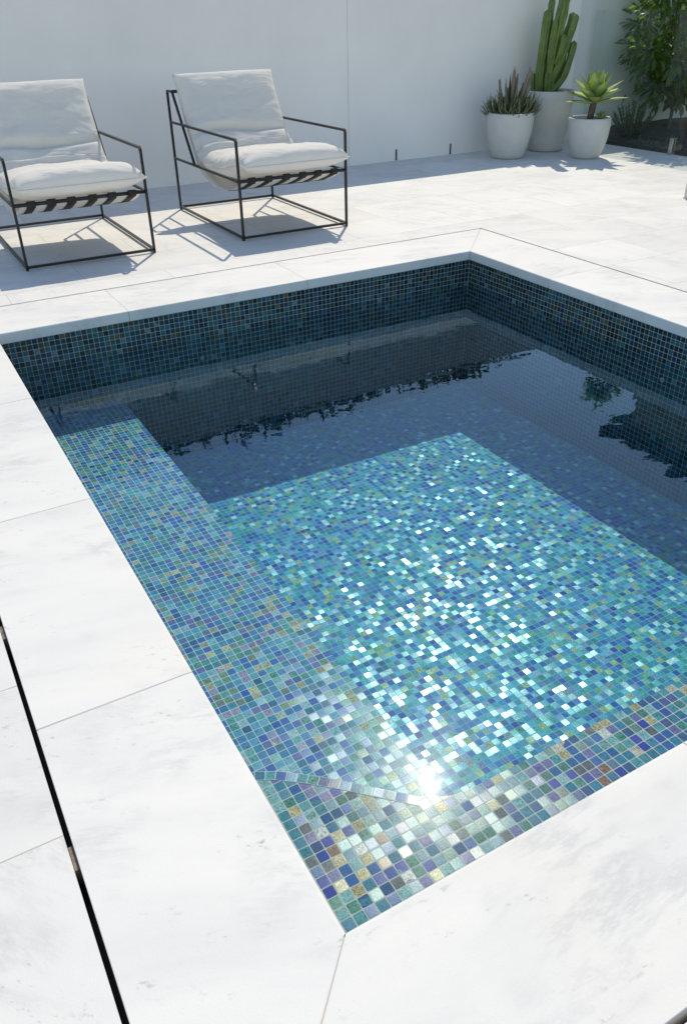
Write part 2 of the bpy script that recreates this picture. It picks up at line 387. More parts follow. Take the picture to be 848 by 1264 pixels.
def watermat():
    m, nt, b = new('pool_water'); g = G(nt); tc = g.n('ShaderNodeTexCoord'); P = tc.outputs['Object']
    n1 = g.noise(g.mapping(P, (1, 1.7, 1), (0, 0, .5)), 3.2, 2, .45, .3)
    n2 = g.noise(g.mapping(P, (1, 2.2, 1), (0, 0, .9)), 10, 2, .5, .2)
    h = g.math('ADD', n1.outputs['Fac'], g.math('MULTIPLY', n2.outputs['Fac'], .13))
    bp = g.bump(h, .065, .02)
    fr = g.n('ShaderNodeFresnel'); ge = g.n('ShaderNodeNewGeometry'); g.l(g.mix(ge.outputs['Backfacing'], 1.50, 1 / 1.50, 'FLOAT'), fr.inputs[0]); g.l(bp, fr.inputs['Normal'])
    t = g.n('ShaderNodeBsdfTransparent'); t.inputs[0].default_value = (.93, .985, .99, 1)
    g1 = g.n('ShaderNodeBsdfGlossy'); g1.inputs['Roughness'].default_value = .012; g.l(bp, g1.inputs['Normal'])
    g2 = g.n('ShaderNodeBsdfGlossy'); g2.inputs['Roughness'].default_value = .16; g.l(bp, g2.inputs['Normal'])
    g1.inputs[0].default_value = (.66, .86, 1, 1)  # reflections tinted blue to imitate a bluer mirrored sky
    gm = g.n('ShaderNodeMixShader'); gm.inputs[0].default_value = .022; g.l(g1.outputs[0], gm.inputs[1]); g.l(g2.outputs[0], gm.inputs[2])
    mx = g.n('ShaderNodeMixShader'); g.l(fr.outputs[0], mx.inputs[0]); g.l(t.outputs[0], mx.inputs[1]); g.l(gm.outputs[0], mx.inputs[2])
    out = nt.nodes['Material Output']; g.l(mx.outputs[0], out.inputs[0])
    va = g.n('ShaderNodeVolumeAbsorption'); va.inputs[0].default_value = (.16, .76, .90, 1); va.inputs[1].default_value = .55
    g.l(va.outputs[0], out.inputs['Volume']); nt.nodes.remove(b)
    return m
M['water'] = watermat()

# ------------------------------------------------------------------ setting
XL, XR, YN, YF = .348, 3.208, .6575, 4.0837
ZB, ZS, ZW, ZD = -.46, -.28, -.215, -.90
GX0, GX1, GY0, GY1 = .0, 3.628, .300, 4.520      # inner side of the slot drain
SW = .014                                         # slot width
CT = .056                                         # coping thickness

def frame_sheet(mb, o, i, z, t):
    """rectangular ring between outer o=(x0,y0,x1,y1) and inner i, top at z, inner walls t deep"""
    (a, b, c, d), (e, f, g, h) = o, i
    for q in (((a, b), (c, b), (g, f), (e, f)), ((c, b), (c, d), (g, h), (g, f)), ((c, d), (a, d), (e, h), (g, h)), ((a, d), (a, b), (e, f), (e, h))):
        mb.face([(x, y, z) for x, y in q])
    for p, q in (((e, f), (g, f)), ((g, f), (g, h)), ((g, h), (e, h)), ((e, h), (e, f))):
        mb.face([(p[0], p[1], z), (q[0], q[1], z), (q[0], q[1], z - t), (p[0], p[1], z - t)])
mb = MB(); frame_sheet(mb, (-300, -300, 300, 300), (-.6, -.4, 4.4, 5.2), -.13, .01)
tag(mb.build('ground', M['ground']), kind='structure')
mb = MB(); frame_sheet(mb, (-5.5, -4.5, 7.2, 7.33), (GX0 - .0105, GY0 - SW, GX1 + SW, GY1 + SW), 0, .12)
mb.face([(7.2, -4.5, 0), (7.2, 7.33, 0), (7.2, 7.33, -.13), (7.2, -4.5, -.13)])
tag(mb.build('paving', M['paving']), kind='structure')

# slot drain round the coping
dr = empty('slot_drain', (GX0, GY0, -.1)); tag(dr, 'narrow dark slot drain running round the white pool coping', 'drain')
def rel(mb_pts, o): return [(p[0] - o.location.x, p[1] - o.location.y, p[2] - o.location.z) for p in mb_pts]
mb = MB(); a, b, c, d = GX0 - SW, GY0 - SW, GX1 + SW, GY1 + SW
mb2 = MB()
ox, oy, oz = dr.location
for lo, hi in (((a - .02, b - .02, -.13), (GX0 + .02, d + .02, -.075)), ((GX1 - .02, b - .02, -.13), (c + .02, d + .02, -.075)), ((GX0 + .02, b - .02, -.13), (GX1 - .02, GY0 + .02, -.075)), ((GX0 + .02, GY1 - .02, -.13), (GX1 - .02, d + .02, -.075))):
    mb.box((lo[0] - ox, lo[1] - oy, lo[2] - oz), (hi[0] - ox, hi[1] - oy, hi[2] - oz))
mb.build('drain_channel', M['slot'], dr)
for y in (1.04, 1.77, 2.9, 4.0):
    k = MB(); k.box((GX0 - .0105 - ox, y - .028 - oy, -.05 - oz), (GX0 - ox, y + .028 - oy, -.010 - oz), .001)
    k.build('spacer_clip', M['clip'], dr)

# ---- swimming pool: shell and coping
pool = empty('swimming_pool', (XL, YN, 0)); tag(pool, 'rectangular plunge pool lined with iridescent blue green mosaic under white marble coping', 'pool')
PO = Vector(pool.location)
def pm(mb, quad, uvs): mb.face([Vector(q) - PO for q in quad], uvs)
ZT = -CT
# walls (inward facing)
def wallsheet(name, p0, p1, u0):
    mb = MB(); L = (Vector(p1) - Vector(p0)).length
    pm(mb, [(*p0, ZD), (*p1, ZD), (*p1, ZT - .0), (*p0, ZT)], [(u0, ZD), (u0 + L, ZD), (u0 + L, ZT), (u0, ZT)])
    # backing thickness
    return mb.build(name, M['tile_wall'], pool)
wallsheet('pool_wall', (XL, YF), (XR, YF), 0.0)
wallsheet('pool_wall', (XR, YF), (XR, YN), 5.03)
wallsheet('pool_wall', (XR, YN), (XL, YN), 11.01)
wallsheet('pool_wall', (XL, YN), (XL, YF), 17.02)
mb = MB(); pm(mb, [(XL, YN, ZD), (XR, YN, ZD), (XR, YF, ZD), (XL, YF, ZD)], [(XL, YN), (XR, YN), (XR, YF), (XL, YF)])
mb.build('pool_floor', M['tile_floor'], pool)
# near step with its flared front edge
edge = [(XR, .962), (.87, .962), (.80, .972), (.745, 1.005), (.69, 1.058), (.62, 1.128), (.55, 1.192), (.485, 1.243), (.44, 1.268), (.40, 1.281), (XL, 1.286)]
mb = MB()
poly = [(XL, YN), (XR, YN)] + edge
pm(mb, [(x, y, ZS) for x, y in poly], [(x + .004, y + .012) for x, y in poly])
acc = 0
for p, q in zip(edge, edge[1:]):
    L = math.dist(p, q)
    pm(mb, [(*p, ZS), (*p, ZD), (*q, ZD), (*q, ZS)], [(acc, ZS), (acc, ZD), (acc + L, ZD), (acc + L, ZS)]); acc += L
mb.build('entry_step', M['tile_step'], pool)
# nosing row
nos = []
for i, (x, y) in enumerate(edge):
    a_ = Vector(edge[max(0, i - 1)]); b_ = Vector(edge[min(len(edge) - 1, i + 1)]); t = (b_ - a_).normalized(); nos.append(Vector((-t.y, t.x)))
# offset points inwards (towards the near wall); the edge runs towards -x so the left-hand normal is -y
mb = MB(); acc = 0
for i in range(3, len(edge) - 1):
    p, q = Vector(edge[i]), Vector(edge[i + 1]); L = (q - p).length
    pi, qi = p + nos[i] * PITCH, q + nos[i + 1] * PITCH
    z = ZS + .0008
    pm(mb, [(p.x, p.y, z), (q.x, q.y, z), (qi.x, qi.y, z), (pi.x, pi.y, z)], [(acc, 0), (acc + L, 0), (acc + L, PITCH * .999), (acc, PITCH * .999)])
    pm(mb, [(p.x, p.y, ZS - .0255), (q.x, q.y, ZS - .0255), (q.x, q.y, z), (p.x, p.y, z)][::-1], [(acc, .0855), (acc + L, .0855), (acc + L, .0855 + PITCH * .99), (acc, .0855 + PITCH * .99)][::-1])
    acc += L
mb.build('step_nosing', M['tile_bench'], pool)
# bench along the left wall
XB = .895
mb = MB()
yb = .99
pm(mb, [(XL, yb, ZB), (XB, yb, ZB), (XB, YF, ZB), (XL, YF, ZB)], [(XL, yb), (XB, yb), (XB, YF), (XL, YF)])
pm(mb, [(XB, yb, ZB), (XB, yb, ZD), (XB, YF, ZD), (XB, YF, ZB)], [(yb, ZB), (yb, ZD), (YF, ZD), (YF, ZB)])
mb.build('pool_bench', M['tile_bench'], pool)
# return jets
for (x, y, z, ang) in ((XR - .001, 2.478, -.30, -math.pi / 2), (1.378, YF - .001, -.335, 0)):
    k = MB(); k.lathe([(0, .006), (.004, .006), (.006, .008), (.010, .005), (.013, .002), (.014, 0)], 24)
    o = k.build('return_jet', simple('jet_plastic', (.3, .32, .3), .4), pool)
    o.location = Vector((x, y, z)) - PO; o.rotation_euler = (math.pi / 2, 0, ang)
# coping slabs: each one a bevelled prism with a rounded inner nose
OV = .007
def prism(pts, z0, z1, bevel, name='coping_slab', joint=.0012):
    c = sum((Vector(p) for p in pts), Vector((0, 0))) / len(pts)
    bm = bmesh.new()
    lo = []; hi = []
    for p in pts:
        v = Vector(p); 
        lo.append(bm.verts.new((v.x - c.x, v.y - c.y, 0))); hi.append(bm.verts.new((v.x - c.x, v.y - c.y, z1 - z0)))
    bm.faces.new(lo[::-1]); bm.faces.new(hi)
    n = len(pts)
    for i in range(n): bm.faces.new((lo[i], lo[(i + 1) % n], hi[(i + 1) % n], hi[i]))
    bmesh.ops.recalc_face_normals(bm, faces=bm.faces)
    # soft arris: bigger on the pool side
    for i in range(n):
        pass
    def poolside(e):
        ps = [v.co + Vector((c.x, c.y, z0)) for v in e.verts]
        for P_ in ps:
            if not (XL - .001 <= P_.x <= XR + .001 and YN - .001 <= P_.y <= YF + .001 and
                    (abs(P_.x - XL - OV) < .002 or abs(P_.x - XR + OV) < .002 or abs(P_.y - YN - OV) < .002 or abs(P_.y - YF + OV) < .002)): return False
        return abs(ps[0].z - ps[1].z) < 1e-4
    big = [e for e in bm.edges if poolside(e)]
    bmesh.ops.bevel(bm, geom=big, offset=.007, segments=4, affect='EDGES', profile=.5)
    small = [e for e in bm.edges if len(e.link_faces) == 2 and e.calc_face_angle(0) > 1.2 and max(v.co.z for v in e.verts) > z1 - z0 - .0005 and min(v.co.z for v in e.verts) > z1 - z0 - .0005]
    bmesh.ops.bevel(bm, geom=small, offset=.0012, segments=1, affect='EDGES')
    me = bpy.data.meshes.new(name); bm.to_mesh(me); bm.free(); me.materials.append(M['marble'])
    for f in me.polygons: f.use_smooth = False
    o = bpy.data.objects.new(name, me); link(o, pool); o.location = Vector((c.x, c.y, z0)) - PO
    return o
xi0, xi1, yi0, yi1 = XL + OV, XR - OV, YN + OV, YF - OV
J = .0013
def runs(cuts, axis, outer, inner, c0, c1, o0, o1):
    """cuts: joint positions; mitred at both ends"""
    pos = [None] + list(cuts) + [None]
    for a_, b_ in zip(pos, pos[1:]):
        ai, ao = (c0, o0) if a_ is None else (a_ + J, a_ + J)
        bi, bo = (c1, o1) if b_ is None else (b_ - J, b_ - J)
        if a_ is None: ai += J; ao += J * 2
        if b_ is None: bi -= J; bo -= J * 2
        if axis == 'y': pts = [(outer, ao), (inner, ai), (inner, bi), (outer, bo)]
        else: pts = [(ao, outer), (ai, inner), (bi, inner), (bo, outer)]
        prism(pts, -CT, 0, .006)
runs([1.383, 2.296, 3.208], 'y', GX0, xi0, yi0, yi1, GY0, GY1)
runs([1.25, 2.16, 3.35], 'y', GX1, xi1, yi0, yi1, GY0, GY1)
runs([1.16, 2.07], 'x', GY0, yi0, xi0, xi1, GX0, GX1)
runs([1.01, 2.05], 'x', GY1, yi1, xi0, xi1, GX0, GX1)
# mortar bed below the coping, seen only in the joints
mb = MB(); frame_sheet(mb, (GX0 + .004 - PO.x, GY0 + .004 - PO.y, GX1 - .004 - PO.x, GY1 - .004 - PO.y), (XL + .001 - PO.x, YN + .001 - PO.y, XR - .001 - PO.x, YF - .001 - PO.y), -.001, .054)
mb.build('mortar_bed', M['mortar'], pool)

# ---- water
mb = MB(); mb.box((XL - .004, YN - .004, ZD - .01), (XR + .004, YF + .004, ZW))
wt = mb.build('water', M['water']); tag(wt, kind='structure')

# ---- walls
WH = 1.47
mb = MB()
for x0, x1 in ((-6, .55), (.553, 4.19), (4.193, 6.99)):
    mb.box((x0, 7.32, -.12), (x1, 7.52, WH), .003)
mb.bm.faces.ensure_lookup_table()
wl = mb.build('rendered_wall', M['render']); tag(wl, 'tall smooth white rendered wall behind the two lounge chairs', 'wall')
mb = MB(); mb.box((6.993, 7.345, -.12), (14.0, 7.52, WH), .003)
tag(mb.build('rendered_wall', M['render2']), 'greyish rendered wall behind the planted garden bed at the right', 'wall')
for x, lab in ((4.735, 'small dark weep slot low on the white wall nearer the lounge chair'), (5.40, 'small dark weep slot low on the white wall nearer the potted plants')):
    k = MB(); k.box((x - .007, 7.312, .012), (x + .007, 7.321, .105), .002); k.box((x - .010, 7.314, .006), (x + .010, 7.3205, .014), .001)
    tag(k.build('weep_vent', M['blackmetal']), lab, 'vent', 'vents at the foot of the white wall')

# unseen wall added to extend the wall's reflection; greenery mirrored in the water
mb = MB(); mb.box((-5, 8.35, -.12), (12, 8.6, 2.55), .01)
tag(mb.build('reflection_wall', M['reflwall']), 'grey unseen wall added to carry the wall reflection higher in the pool water', 'wall')
def leafcloud(mb, n, fn, size, rnd=random):
    for _ in range(n):
        p, nrm = fn()
        d = (nrm + Vector((rnd.gauss(0, .5), rnd.gauss(0, .5), rnd.gauss(0, .5)))).normalized()
        L = size * rnd.uniform(.7, 1.3)
        mb.leaf(p, d, L, L * .42, bend=rnd.uniform(0, .8), seg=2, cup=.2, twist=rnd.uniform(-1, 1))
hd = empty('creeping_hedge', (3.5, 8.7, 0)); tag(hd, 'dark leafy hedge topping the added wall, mirrored in the pool', 'hedge')
mb = MB()
def hf():
    x = random.uniform(-8.5, 8.5); top = 2.86 - .035 * x + .16 * noise.noise(Vector((x * .7, 3, 1))) + .05 * noise.noise(Vector((x * 1.9, 7, 2)))
    z = random.uniform(2.3, top)
    return Vector((x, random.uniform(-.12, .45), z)), Vector((random.gauss(0, .6), -.5, .5))
leafcloud(mb, 14000, hf, .12)
mb.build('foliage', M['leaf_hedge'], hd)
mb = MB()
for x in [i * 1.1 - 8.2 for i in range(16)]:
    mb.tube([(x, .22, -.12), (x + .05, .22, 1.2), (x - .03, .2, 2.4)], [.03, .025, .015], 6)
mb.build('stem', M['bark'], hd)

# ------------------------------------------------------------------ lounge chairs
def cushion(name, prof, x0, x1, T, parent, seed, wr=.010, nu=44, nv=56, cornerpull=.02, pinch=None, flare=0):
    """a filled cushion. prof: (y,z) centre line; T: half thickness; faces lie either side of the line"""
    P = [Vector((0, y, z)) for y, z in prof]
    ls = [0]
    for a_, b_ in zip(P, P[1:]): ls.append(ls[-1] + (b_ - a_).length)
    def at(t):
        s = t * ls[-1]
        for i in range(len(P) - 1):
            if s <= ls[i + 1] or i == len(P) - 2:
                k = (s - ls[i]) / (ls[i + 1] - ls[i]); return P[i].lerp(P[i + 1], k), (P[i + 1] - P[i]).normalized()
    smooth = []
    for j in range(nv + 1):
        t = j / nv; q = Vector(); dq = Vector()
        for o_ in (-.06, -.03, 0, .03, .06):
            a_, b_ = at(min(1, max(0, t + o_ * (1 if .06 < t < .94 else 0)))); q += a_ / 5; dq += b_ / 5
        smooth.append((q, dq.normalized()))
    bm = bmesh.new(); uvl = bm.loops.layers.uv.new('uv')
    top = []; bot = []
    for j in range(nv + 1):
        t = j / nv; q, dq = smooth[j]; nrm = Vector((0, -dq.z, dq.y))
        if nrm.z < 0 and abs(dq.y) > abs(dq.z): nrm = -nrm
        v = 2 * t - 1; ta = []; ba = []
        for i in range(nu + 1):
            u = 2 * i / nu - 1
            e = (max(0, 1 - abs(u) ** 5)) ** .5 * (max(0, 1 - abs(v) ** 6.5)) ** .5
            # sides draw in between the corners
            pull = cornerpull * (1 - abs(v) ** 4); uu = u * (1 - pull)
            x = (x0 + x1) / 2 + uu * (x1 - x0) / 2
            pin = 1
            if pinch: pin = 1 - pinch[1] * math.exp(-((t - pinch[0] - .02 * math.sin(3 * u + seed)) / .035) ** 2)
            w_ = noise.noise(Vector((u * 1.6 + seed, t * 7 + .5 * math.sin(u * 2), seed * 3.1))) + .5 * noise.noise(Vector((u * 5 + seed, t * 15, 2.2))) + .25 * noise.noise(Vector((u * 12, t * 26, 5.2 + seed)))
            edgew = .8 * noise.noise(Vector((u * 16 + seed, v * 16, 9))) * (1 - e)
            th = T * e * pin + wr * w_ * min(1, e * 1.6) + wr * edgew * (e > 0)
            th = max(th, .002 * (e > 0))
            p = q + nrm * th; p.x = x + .012 * noise.noise(Vector((t * 5, u, seed + 4))) * (abs(u) > .8)
            edge_ = i in (0, nu) or j in (0, nv)
            if edge_:
                p = q.copy(); p.x = x; vv = bm.verts.new(p); ta.append(vv); ba.append(vv)
            else:
                ta.append(bm.verts.new(p)); p2 = q - nrm * (T * e * .8 * pin + wr * .4 * w_); p2.x = x; ba.append(bm.verts.new(p2))
        top.append(ta); bot.append(ba)
    for j in range(nv):
        for i in range(nu):
            for L, flip in ((top, 0), (bot, 1)):
                vs = [L[j][i], L[j][i + 1], L[j + 1][i + 1], L[j + 1][i]]
                if len(set(vs)) < 3: continue
                if flip: vs = vs[::-1]
                try:
                    f = bm.faces.new(vs); f.smooth = True
                except ValueError: pass
    rim = [top[0][i].co.copy() for i in range(nu)] + [top[j][nu].co.copy() for j in range(nv)] + [top[nv][i].co.copy() for i in range(nu, 0, -1)] + [top[j][0].co.copy() for j in range(nv, 0, -1)]
    bmesh.ops.recalc_face_normals(bm, faces=bm.faces)
    me = bpy.data.meshes.new(name); bm.to_mesh(me); bm.free(); me.materials.append(M['fabric'])
    o = bpy.data.objects.new(name, me); link(o, parent)
    # piped seam round the rim
    k = MB(); k.tube(rim + [rim[0], rim[1]], .0032, 6, cap=False); k.build('piping', M['fabric'], o)
    return o

def chair(x0, y0, seed, label):
    ch = empty('lounge_chair', (x0, y0, 0)); tag(ch, label, 'chair', 'black framed sling lounge chairs on the terrace')
    W, D = .79, 1.22; S, AZ, BZ = .371, .618, .823
    r = .0105
    for sx in (0, W):
        k = MB(); k.tube([(sx, 0, 0), (sx, 0, AZ - .01)], r, 4); k.build('leg', M['blackmetal'], ch)
        k = MB(); k.tube([(sx, D, 0), (sx, D, BZ - .012), (sx, D - .012, BZ), (sx, D - .105, BZ)], r, 4); k.build('leg', M['blackmetal'], ch)
        k = MB(); k.tube([(sx, -.001, AZ - .012), (sx, .012, AZ), (sx, D, AZ)], r, 4); k.build('armrest', M['blackmetal'], ch)
        k = MB(); k.tube([(sx, 0, S), (sx, D, S)], r, 4); k.tube([(sx, 0, .020), (sx, D, .020)], r, 4)
        k.tube([(sx, D - .105, BZ), (sx, D - .42, S)], r, 4); k.build('side_rail', M['blackmetal'], ch)
    for y_, z_, n_, r1 in ((0, .020, 4, r), (D, .020, 4, r), (0, S, 10, .011), (D - .105, BZ, 10, .011)):
        k = MB(); k.tube([(0, y_, z_), (W, y_, z_)], r1, n_); k.build('cross_rail', M['blackmetal'], ch)
    # canvas sling hung from the front bar, under the seat and up the back
    sling = [(.004, .384), (.013, .372), (.014, .355), (.08, .328), (.20, .288), (.35, .262), (.55, .258), (.72, .30), (.84, .37), (.93, .50), (1.02, .66), (1.10, .815), (1.112, .835)]
    def strip(mb, xa, xb, off, nseg=1):
        for i in range(len(sling) - 1):
            (ya, za), (yb, zb) = sling[i], sling[i + 1]
            def nn(j):
                a_ = Vector(sling[max(0, j - 1)]); b_ = Vector(sling[min(len(sling) - 1, j + 1)]); t = (b_ - a_).normalized(); return Vector((t.y, -t.x)) * off
            na, nb = nn(i), nn(i + 1)
            mb.face([(xa, ya + na.x, za + na.y), (xb, ya + na.x, za + na.y), (xb, yb + nb.x, zb + nb.y), (xa, yb + nb.x, zb + nb.y)][::-1], smooth=True)
    k = MB(); n_ = 26
    for i in range(n_):
        xa, xb = .035 + (W - .07) * i / n_, .035 + (W - .07) * (i + 1) / n_
        strip(k, xa, xb, 0.0)
    bmesh.ops.remove_doubles(k.bm, verts=k.bm.verts, dist=1e-5)
    # sag towards the middle
    for v in k.bm.verts:
        u = (v.co.x - W / 2) / (W / 2 - .035)
        v.co.z -= 0
        if abs(u) > .999: v.co.z += 0
    so = k.build('sling', M['fabric'], ch)
    md = so.modifiers.new('solid', 'SOLIDIFY'); md.thickness = .003
    for i in range(6):
        xa = .070 + i * .120 + random.uniform(-.006, .006)
        k = MB()
        sk = .0
        strip(k, xa, xa + .050, .0045)
        for (y1, z1), (y2, z2) in zip([(.004, .386), (-.0125, .381), (-.0135, .366), (.010, .350)], [(-.0125, .381), (-.0135, .366), (.010, .350), (.012, .348)]):
            k.face([(xa, y1, z1), (xa + .050, y1, z1), (xa + .050, y2, z2), (xa, y2, z2)], smooth=True)
        bmesh.ops.remove_doubles(k.bm, verts=k.bm.verts, dist=1e-5)
        # straps end after passing under the seat
        kill = [f for f in k.bm.faces if f.calc_center_median().y > .88]
        bmesh.ops.delete(k.bm, geom=kill, context='FACES')
        o = k.build('strap', M['strap'], ch); md = o.modifiers.new('solid', 'SOLIDIFY'); md.thickness = .003
    # cushions
    cushion('seat_cushion', [(-.050, .458), (.06, .462), (.25, .425), (.48, .385), (.70, .39), (.80, .42)], .02, W + .005, .096, ch, seed, wr=.010, cornerpull=.05)
    cushion('back_cushion', [(.735, .40), (.82, .47), (.93, .62), (1.03, .78), (1.11, .93)][::-1], .015, W + .0, .094, ch, seed + 5, wr=.016, cornerpull=.03, pinch=(.68, .5))
    return ch
chair(2.11, 5.115, 1.3, 'black framed lounge chair with white cushions, the one nearer the potted plants')
chair(.718, 5.16, 8.7, 'black framed lounge chair with white cushions, cut off by the left picture edge')

# ------------------------------------------------------------------ planters
def planter(loc, rb, rt, h, label, belly=.9):
    p = empty('planter', loc); tag(p, label, 'planter', 'pale concrete planters by the white wall')
    k = MB()
    prof = [(0, 0), (rb * .86, 0), (rb, .012)]
    for i in range(1, 11):
        t = i / 10; rr = rb + (rt - rb) * (1 - (1 - t) ** belly)
        prof.append((rr, .012 + (h - .018) * t))
    prof += [(rt - .006, h), (rt - .022, h), (rt - .026, h - .01), (rt - .03, h - .05), (rt - .03, h - .09), (0, h - .09)]
    k.lathe(prof, 56); k.build('pot', M['planter'], p)
    k = MB()
    prof = [(0, h - .028)] + [(r_ * (rt - .028), h - .034 - .006 * math.sin(r_ * 9)) for r_ in (.25, .5, .75, 1.0)]
    k.lathe(prof, 32); s = k.build('soil', M['soil'], p)
    return p
pA, pB, pC = Vector((5.755, 6.83, 0)), Vector((6.39, 6.98, 0)), Vector((6.37, 6.37, 0))
planter(pA, .155, .232, .415, 'squat rounded concrete planter holding the spiky dark succulents', 2.4)
planter(pB, .175, .235, .565, 'tallest straight sided concrete planter holding the cactus', 1.6)
planter(pC, .135, .205, .365, 'smallest concrete planter holding the single rosette agave', 2.6)

# cactus
cz = .53
side = Vector((.870, -.494, 0)); dep = Vector((.494, .870, 0))
cac = empty('cactus', (pB.x - .03, pB.y + .017, cz)); tag(cac, 'tall ribbed green cactus with many upright arms in the tallest planter', 'cactus')
def column(pts, rad, name='arm'):
    k = MB(); n = 30; ribs = 5
    P = [side * a_ + dep * d_ + Vector((0, 0, z - cz)) for a_, d_, z in pts]
    # resample smoothly
    Q = []
    for i in range(len(P) - 1):
        for j in range(6):
            t = j / 6; p0 = P[max(0, i - 1)]; p1 = P[i]; p2 = P[i + 1]; p3 = P[min(len(P) - 1, i + 2)]
            Q.append(.5 * ((2 * p1) + (p2 - p0) * t + (2 * p0 - 5 * p1 + 4 * p2 - p3) * t * t + (3 * p1 - p0 - 3 * p2 + p3) * t ** 3))
    Q.append(P[-1]); m = len(Q); rings = []; ph = random.uniform(0, 6)
    L = [0]
    for a_, b_ in zip(Q, Q[1:]): L.append(L[-1] + (b_ - a_).length)
    for i, q in enumerate(Q):
        d = (Q[min(m - 1, i + 1)] - Q[max(0, i - 1)]).normalized(); a_ = d.cross(Vector((0, 1, 0))).normalized(); b_ = a_.cross(d)
        tt = (L[-1] - L[i]); cap = min(1, math.sqrt(max(.0, 1 - max(0, 1 - tt / (rad * 1.3)) ** 2)))
        bs = .78 + .22 * min(1, L[i] / .10)
        rr = rad * cap * bs * (1 + .07 * math.sin(L[i] * 34 + ph))
        ring = []
        for j in range(n):
            th = 2 * math.pi * j / n
            rv = rr * (1 + .42 * (abs(math.cos(ribs * th / 2 + ph)) ** 1.3 - .5)) * (1 + .03 * math.sin(L[i] * 160 + j))
            ring.append(k.bm.verts.new(q + (a_ * math.cos(th) + b_ * math.sin(th)) * rv))
        rings.append(ring)
    for A, B in zip(rings, rings[1:]):
        for j in range(n): f = k.bm.faces.new((A[j], A[(j + 1) % n], B[(j + 1) % n], B[j])); f.smooth = True
    k.bm.faces.new(rings[-1])
    return k.build(name, M['cactus'], cac)
column([(.0, 0, .50), (.005, 0, .75), (.03, -.01, 1.05), (.10, .02, 1.55), (.11, .02, 1.66)], .048)
column([(-.09, 0, .50), (-.11, -.02, .72), (-.10, -.03, 1.0), (-.085, -.02, 1.27)], .036)
column([(-.03, .03, .50), (-.06, .05, .85), (-.045, .05, 1.15), (-.035, .05, 1.36)], .028)
column([(-.02, -.04, .72), (-.025, -.06, .92), (-.01, -.06, 1.20)], .024)
column([(.02, -.02, .64), (.09, -.03, .84), (.16, -.01, 1.06), (.205, 0, 1.225)], .032)
column([(.04, .03, .78), (.11, .05, .95), (.16, .06, 1.12), (.185, .06, 1.24)], .029)
column([(.03, 0, .55), (.13, .0, .66), (.185, .01, .82), (.215, .01, 1.0)], .030)
column([(.03, -.05, .80), (.075, -.07, .92), (.085, -.07, 1.06)], .025)
column([(-.12, .02, .50), (-.145, .03, .60), (-.15, .03, .72)], .027)

column([(.07, .05, .52), (.12, .08, .70), (.14, .09, .98)], .030)
column([(-.06, .07, .52), (-.075, .08, .8), (-.07, .08, 1.10)], .032)
# spiky succulents
al = empty('succulent_clump', (pA.x, pA.y, .385)); tag(al, 'clump of spiky dark green succulents with brown spikes in the squat planter', 'succulent')
mb = MB()
lp = lambda t: (1 - t) ** .55 * (.7 + .6 * t * (1 - t) * 2)
rosettes = [(0, 0, .02, 1.35), (-.13, -.04, 0, .9), (.13, -.02, 0, .95), (-.06, -.13, 0, .75), (.07, -.14, 0, .7), (.02, .12, 0, 1.0), (-.15, .07, 0, .85), (.16, .08, 0, .9), (-.01, -.17, -.01, .5), (.17, -.07, 0, .7), (-.18, -.01, 0, .7)]
for (a_, d_, z, sc) in rosettes:
    b0 = side * a_ + dep * d_ + Vector((0, 0, z - .01)); nl = 20 if sc > .8 else 15
    for i in range(nl):
        th = i * 2.399 + random.uniform(-.2, .2); t = i / nl; tilt = .18 + 1.05 * (1 - t) + random.uniform(-.1, .1)
        d = Vector((math.cos(th) * math.sin(tilt), math.sin(th) * math.sin(tilt), math.cos(tilt))) + (side * a_ + dep * d_) * 1.3
        mb.leaf(b0 + Vector((math.cos(th), math.sin(th), 0)) * .02, d, (.15 + .06 * random.random()) * sc * (.95 + .4 * t), .046 * sc, bend=-.35, seg=5, prof=lp, cup=.35, thick=.009)
mb.build('leaves', M['leaf_aloe'], al)
for (a_, d_, z0, a2, z1, rr) in ((-.10, 0, .10, -.135, .30, .013), (.00, .01, .12, .005, .40, .019), (.035, .04, .12, .045, .345, .013), (.08, .0, .10, .155, .40, .018), (.10, .04, .1, .185, .36, .013), (.07, .06, .08, .115, .27, .014), (-.05, .05, .10, -.045, .22, .014)):
    k = MB(); p0 = side * (a_ * .5) + dep * d_; p1 = side * a2 + dep * d_ + Vector((0, 0, z1)); pm_ = side * a_ + dep * d_ + Vector((0, 0, z0))
    pts = [p0, pm_, pm_.lerp(p1, .33) , pm_.lerp(p1, .66), pm_.lerp(p1, .9), p1]
    k.tube(pts, [rr * .7, rr, rr * 1.05, rr * .95, rr * .7, rr * .15], 9)
    for i in range(70):
        t = random.random(); q = pm_.lerp(p1, t); th = random.uniform(0, 6.28)
        k.leaf(q + Vector((math.cos(th), math.sin(th), 0)) * rr * .5 * (1 - t * .6), Vector((math.cos(th) * .5, math.sin(th) * .5, 1)), .03, .009, seg=2, cup=.2)
    k.build('flower_spike', M['leaf_spike'], al)

